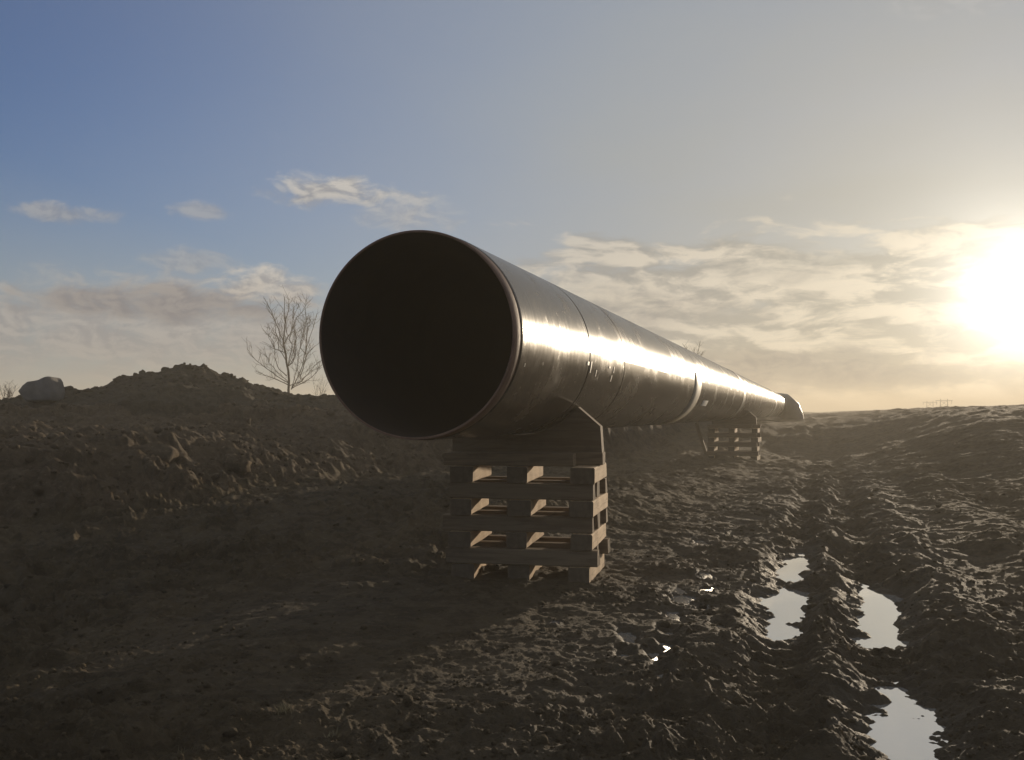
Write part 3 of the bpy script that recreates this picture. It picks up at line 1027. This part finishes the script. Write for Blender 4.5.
# ------------------------------------------------------------------ vegetation
class Twigs:
    def __init__(s):
        s.v, s.f = [], []

    def stick(s, pts, r0, r1, sides):
        n = len(pts)
        b = len(s.v)
        for i, p in enumerate(pts):
            d = (pts[min(i + 1, n - 1)] - pts[max(i - 1, 0)]).normalized()
            q = d.cross(Vector((0.31, 0.93, 0.2))).normalized()
            w = d.cross(q)
            r = r0 + (r1 - r0) * i / (n - 1)
            for k in range(sides):
                t = 2 * math.pi * k / sides
                s.v.append(p + q * (r * math.cos(t)) + w * (r * math.sin(t)))
        for i in range(n - 1):
            for k in range(sides):
                a, c = b + i * sides + k, b + i * sides + (k + 1) % sides
                s.f.append((a, c, c + sides, a + sides))

    def build(s, name, mat, parent):
        return obj(name, mesh_py(name, s.v, s.f, True), mat, parent)


def grow(tw, p, d, L, r, r_end, nseg, rnd, wob, up, sides):
    pts = [p.copy()]
    d = d.normalized()
    for i in range(nseg):
        d = (d + Vector((rnd.gauss(0, wob), rnd.gauss(0, wob), rnd.gauss(0, wob) + up))).normalized()
        p = p + d * (L / nseg)
        pts.append(p.copy())
    tw.stick(pts, r, r_end, sides)
    return pts, d


def bare_tree():
    Y = 58.0
    X = (289 - 512) / 1050 * Y
    zb = ground_z(X, Y)
    zt = 1.45 + (412 - 394) / 1050 * Y
    root = empty('bare_tree', (X, Y, zb))
    tag(root, 'leafless young tree with upswept branches behind the spoil heap', 'tree')
    rnd = random.Random(21)
    tr, cr = Twigs(), Twigs()
    lift = max(0.0, zt - zb)
    # the main stem and the limbs, side view in metres (x, z); depth is free
    TRUNK = [(0, -.3), (-.03, 1.18), (-.26, 2.5), (-.34, 3.07), (-.25, 4.0), (-.31, 5.4)]
    LIMBS = [[(-.03, .6), (-.93, 1.18), (-1.78, 1.85), (-2.15, 2.45)], [(-.05, .42), (.68, .70), (1.15, 1.28), (1.58, 1.85)],
             [(-.02, 1.55), (.19, 2.5), (.16, 3.1), (.50, 4.1), (.92, 4.35)], [(-.34, 3.0), (-.78, 3.9), (-1.07, 4.6), (-1.54, 5.4)],
             [(.15, .25), (.63, 1.2), (.92, 2.2), (1.35, 3.45), (1.65, 4.4)], [(.60, 1.0), (.96, 2.3), (1.62, 2.95)],
             [(-.26, 2.3), (-.78, 2.5), (-1.07, 3.25)], [(-.12, 1.0), (-.74, 1.55), (-1.02, 2.98), (-1.5, 3.6)],
             [(.02, 1.55), (.4, 2.1), (.45, 3.15), (.30, 4.2)], [(-.25, 3.8), (-.08, 4.6), (-.12, 5.25)],
             [(.92, 2.2), (1.06, 3.45), (1.02, 4.5), (1.1, 5.1)], [(-.02, .5), (-.6, .75), (-1.3, 1.0), (-2.0, 1.3)],
             [(.1, .3), (.9, .65), (1.5, 1.1), (1.75, 1.5)], [(-.3, 2.7), (.05, 3.4), (.1, 4.3), (.35, 5.0)], [(-.15, 1.9), (-.5, 2.4), (-.62, 3.4), (-.75, 4.4)]]

    def along(pts, f):
        k = f * (len(pts) - 1)
        i = min(int(k), len(pts) - 2)
        return pts[i].lerp(pts[i + 1], k - i), (pts[i + 1] - pts[i]).normalized()

    def lay(pl, depth, n):
        out = []
        for i in range(n + 1):
            k = i / n * (len(pl) - 1)
            j = min(int(k), len(pl) - 2)
            f = k - j
            t = i / n
            out.append(Vector((pl[j][0] + (pl[j + 1][0] - pl[j][0]) * f + rnd.gauss(0, .025),
                               depth * t + rnd.gauss(0, .02), lift + pl[j][1] + (pl[j + 1][1] - pl[j][1]) * f)))
        return out
    pts = lay(TRUNK, 0.1, 14)
    pts[0].z = -0.2
    tr.stick(pts, 0.075, 0.012, 7)
    arms = [(pts[4:], 1.2)]
    for k, pl in enumerate(LIMBS):
        L = sum(math.dist(pl[q], pl[q + 1]) for q in range(len(pl) - 1))
        dep = (0.65 if k % 2 else -0.65) * L * rnd.uniform(.2, .6)
        q = lay(pl, dep, 9)
        tr.stick(q, 0.028, 0.008, 5)
        arms.append((q, L))
        if k % 2 == 0:      # a twin of the limb leaning toward or away, so that the crown is round
            q2 = [Vector((p.x * .6 + rnd.gauss(0, .03), -p.y * 1.5 + (0.5 if k % 4 else -.5) * t / 9 * L * .5, p.z * (1 - .01 * t))) for t, p in enumerate(q)]
            q2[0] = q[0].copy()
            tr.stick(q2, 0.022, 0.007, 5)
            arms.append((q2, L * .8))
    for q, L in arms:
        for j in range(int(5 + L * 3.2)):
            p, d = along(q, rnd.uniform(.15, 1.0))
            w = Vector((rnd.gauss(0, 1), rnd.gauss(0, 1), rnd.gauss(0.25, .5))).normalized()
            p2, _ = grow(cr, p, d * 0.8 + w * 0.8, rnd.uniform(.35, 1.0), 0.011, 0.006, 4, rnd, 0.13, 0.06, 3)
            for k in range(rnd.randint(1, 3)):
                p3, d3 = along(p2, rnd.uniform(.25, .95))
                w = Vector((rnd.gauss(0, 1), rnd.gauss(0, 1), rnd.gauss(0.3, .6))).normalized()
                grow(cr, p3, d3 * .8 + w * .8, rnd.uniform(.18, .5), 0.007, 0.0045, 2, rnd, 0.12, 0.05, 3)
    tr.build('trunk', M_BARK, root)
    cr.build('crown', M_TWIG, root)


bare_tree()


def shrub(px, py, Y, H, n, spread, label, name='bare_shrub', seed=1, group=None, thick=0.010, lift=0.0):
    X = (px - 512) / 1050 * Y
    z = max(ground_z(X, Y), 0) + lift
    root = empty(name, (X, Y, z))
    tag(root, label, 'shrub', group)
    rnd = random.Random(seed)
    st, tw = Twigs(), Twigs()
    for i in range(n):
        a = rnd.uniform(0, 6.28)
        k = rnd.uniform(.1, 1) * spread
        p = Vector((rnd.gauss(0, .12 * spread * H), rnd.gauss(0, .12 * spread * H), -0.05))
        L = H * rnd.uniform(.6, 1.0)
        pts, _ = grow(st, p, Vector((math.cos(a) * k, math.sin(a) * k, 1)), L, thick, thick * .4, 6, rnd, .09, .04, 4)
        for j in range(9):
            f = rnd.uniform(.25, .95) * 5.99
            q = pts[int(f)].lerp(pts[int(f) + 1], f % 1)
            grow(tw, q, Vector((rnd.gauss(0, .7), rnd.gauss(0, .7), .9)), L * rnd.uniform(.15, .38), thick * .4, thick * .28, 3, rnd, .15, .05, 3)
    st.build('stem', M_BARK, root)
    tw.build('crown', M_TWIG, root)


shrub(320, 394, 62, 1.6, 9, .7, 'low bare shrub behind the field edge between tree and pipe opening', seed=4)
shrub(8, 392, 30, 0.75, 16, 1.0, 'low twiggy shrub left of the big boulder at the skyline', seed=5, thick=.007)
shrub(74, 383, 29.5, 0.32, 3, .5, 'thin dry stalks on the heap crest right of the boulder', 'dry_stalks', 6, thick=.004)


def sapling():
    Y = 72.0
    X = (691 - 512) / 1050 * Y
    z = ground_z(X, Y)
    root = empty('bare_sapling', (X, Y, z))
    tag(root, 'slender leafless sapling whose forked top shows above the pipe', 'tree')
    rnd = random.Random(3)
    tr, cr = Twigs(), Twigs()
    H = 1.45 + (412 - 336) / 1050 * Y - z
    pts, _ = grow(tr, Vector((0, 0, -.1)), Vector((0.02, 0, 1)), H * .72, .05, .032, 8, rnd, .02, .03, 6)
    e = pts[-1]
    for dx, L in ((-.55, .30), (-.15, .22), (.45, .28), (.8, .2)):
        q, _ = grow(tr, e - Vector((0, 0, rnd.uniform(0, .4))), Vector((dx, rnd.uniform(-.4, .4), 1)), H * L, .028, .012, 5, rnd, .07, .05, 4)
        for j in range(8):
            f = rnd.uniform(.2, .95) * 4.99
            s = q[int(f)].lerp(q[int(f) + 1], f % 1)
            grow(cr, s, Vector((rnd.gauss(0, .7), rnd.gauss(0, .7), .9)), rnd.uniform(.25, .6), .012, .006, 3, rnd, .1, .05, 3)
    tr.build('trunk', M_BARK, root)
    cr.build('crown', M_TWIG, root)


sapling()


def tuft(x, y, n, H, label, seed):
    rnd = random.Random(seed)
    z = ground_z(x, y)
    vs, fs = [], []
    for i in range(n):
        a, l = rnd.uniform(0, 6.28), H * rnd.uniform(.5, 1)
        lean = rnd.uniform(.2, 1.1)
        p = Vector((rnd.gauss(0, .018), rnd.gauss(0, .018), -.01))
        d = Vector((math.cos(a) * lean, math.sin(a) * lean, 1)).normalized()
        w = Vector((-math.sin(a), math.cos(a), 0)) * 0.0022
        b = len(vs)
        for t in range(4):
            q = p + d * (l * t / 3) - Vector((0, 0, 1)) * (0.35 * l * (t / 3) ** 2 * lean)
            k = 1 - t / 3.4
            vs += [q - w * k, q + w * k]
        for t in range(3):
            fs.append((b + t * 2, b + t * 2 + 1, b + t * 2 + 3, b + t * 2 + 2))
    o = obj('grass_tuft', mesh_py('grass_tuft', vs, fs), M_STRAW)
    o.location = (x, y, z)
    tag(o, label, 'grass tuft', 'dry grass tufts in the mud')


tuft(-1.08, 4.98, 60, .085, 'largest pale dry grass tuft in the lower left, at the edge of shadow', 1)
tuft(-1.43, 4.60, 36, .07, 'small dry grass tuft at the bottom edge, left of the largest tuft', 2)
tuft(-0.80, 4.72, 30, .05, 'sparse dry grass tuft right of the largest tuft, in sunlit mud', 3)


# ------------------------------------------------------------------ far power line
def power_mast(px, Y, H, label):
    X = (px - 512) / 1050 * Y
    z = ground_z(X, Y)
    root = empty('power_mast', (X, Y, z))
    tag(root, label, 'power mast', 'power masts on the horizon')
    for dx in (-1.1, 1.1):
        t = Twigs()
        t.stick([Vector((dx, 0, -.5)), Vector((dx * .9, 0, H))], .16, .11, 6)
        t.build('leg', M_IRON, root)
    t = Twigs()
    t.stick([Vector((-2.4, 0, H * .86)), Vector((2.4, 0, H * .86))], .10, .10, 6)
    t.build('crossarm', M_IRON, root)
    t = Twigs()
    t.stick([Vector((-1.05, 0, H * .45)), Vector((1.0, 0, H * .86))], .05, .05, 4)
    t.stick([Vector((1.05, 0, H * .45)), Vector((-1.0, 0, H * .86))], .05, .05, 4)
    t.build('brace', M_IRON, root)
    for dx in (-2.2, 0, 2.2):
        t = Twigs()
        t.stick([Vector((dx, 0, H * .86)), Vector((dx, 0, H * .86 - .9))], .07, .07, 5)
        t.build('insulator', M_IRON, root)


power_mast(944, 300, 3.6, 'right hand portal mast of the far power line on the horizon')
power_mast(930, 345, 3.5, 'left hand fainter portal mast of the far power line on the horizon')


# ------------------------------------------------------------------ thin evening haze
def haze():
    x, y0, y1, z0, z1 = 800, -800, 800, -3.5, HAZE_TOP
    vs = [(-x, y0, z0), (x, y0, z0), (x, y1, z0), (-x, y1, z0), (-x, y0, z1), (x, y0, z1), (x, y1, z1), (-x, y1, z1)]
    fs = [(0, 3, 2, 1), (4, 5, 6, 7), (0, 1, 5, 4), (1, 2, 6, 5), (2, 3, 7, 6), (3, 0, 4, 7)]
    m = bpy.data.materials.new('haze_air')
    m.use_nodes = True
    t = m.node_tree
    t.nodes.clear()
    N = NT(t)
    v = N.node('ShaderNodeVolumePrincipled', {'Color': (0.94, 0.86, 0.70, 1), 'Density': HAZE_DENSITY, 'Anisotropy': 0.3})
    out = N.n.new('ShaderNodeOutputMaterial')
    N.l.new(v.outputs[0], out.inputs['Volume'])
    tag(obj('haze', mesh_py('haze', vs, fs), m), kind='stuff')


HAZE_DENSITY, HAZE_TOP = 0.0031, 8.9
haze()
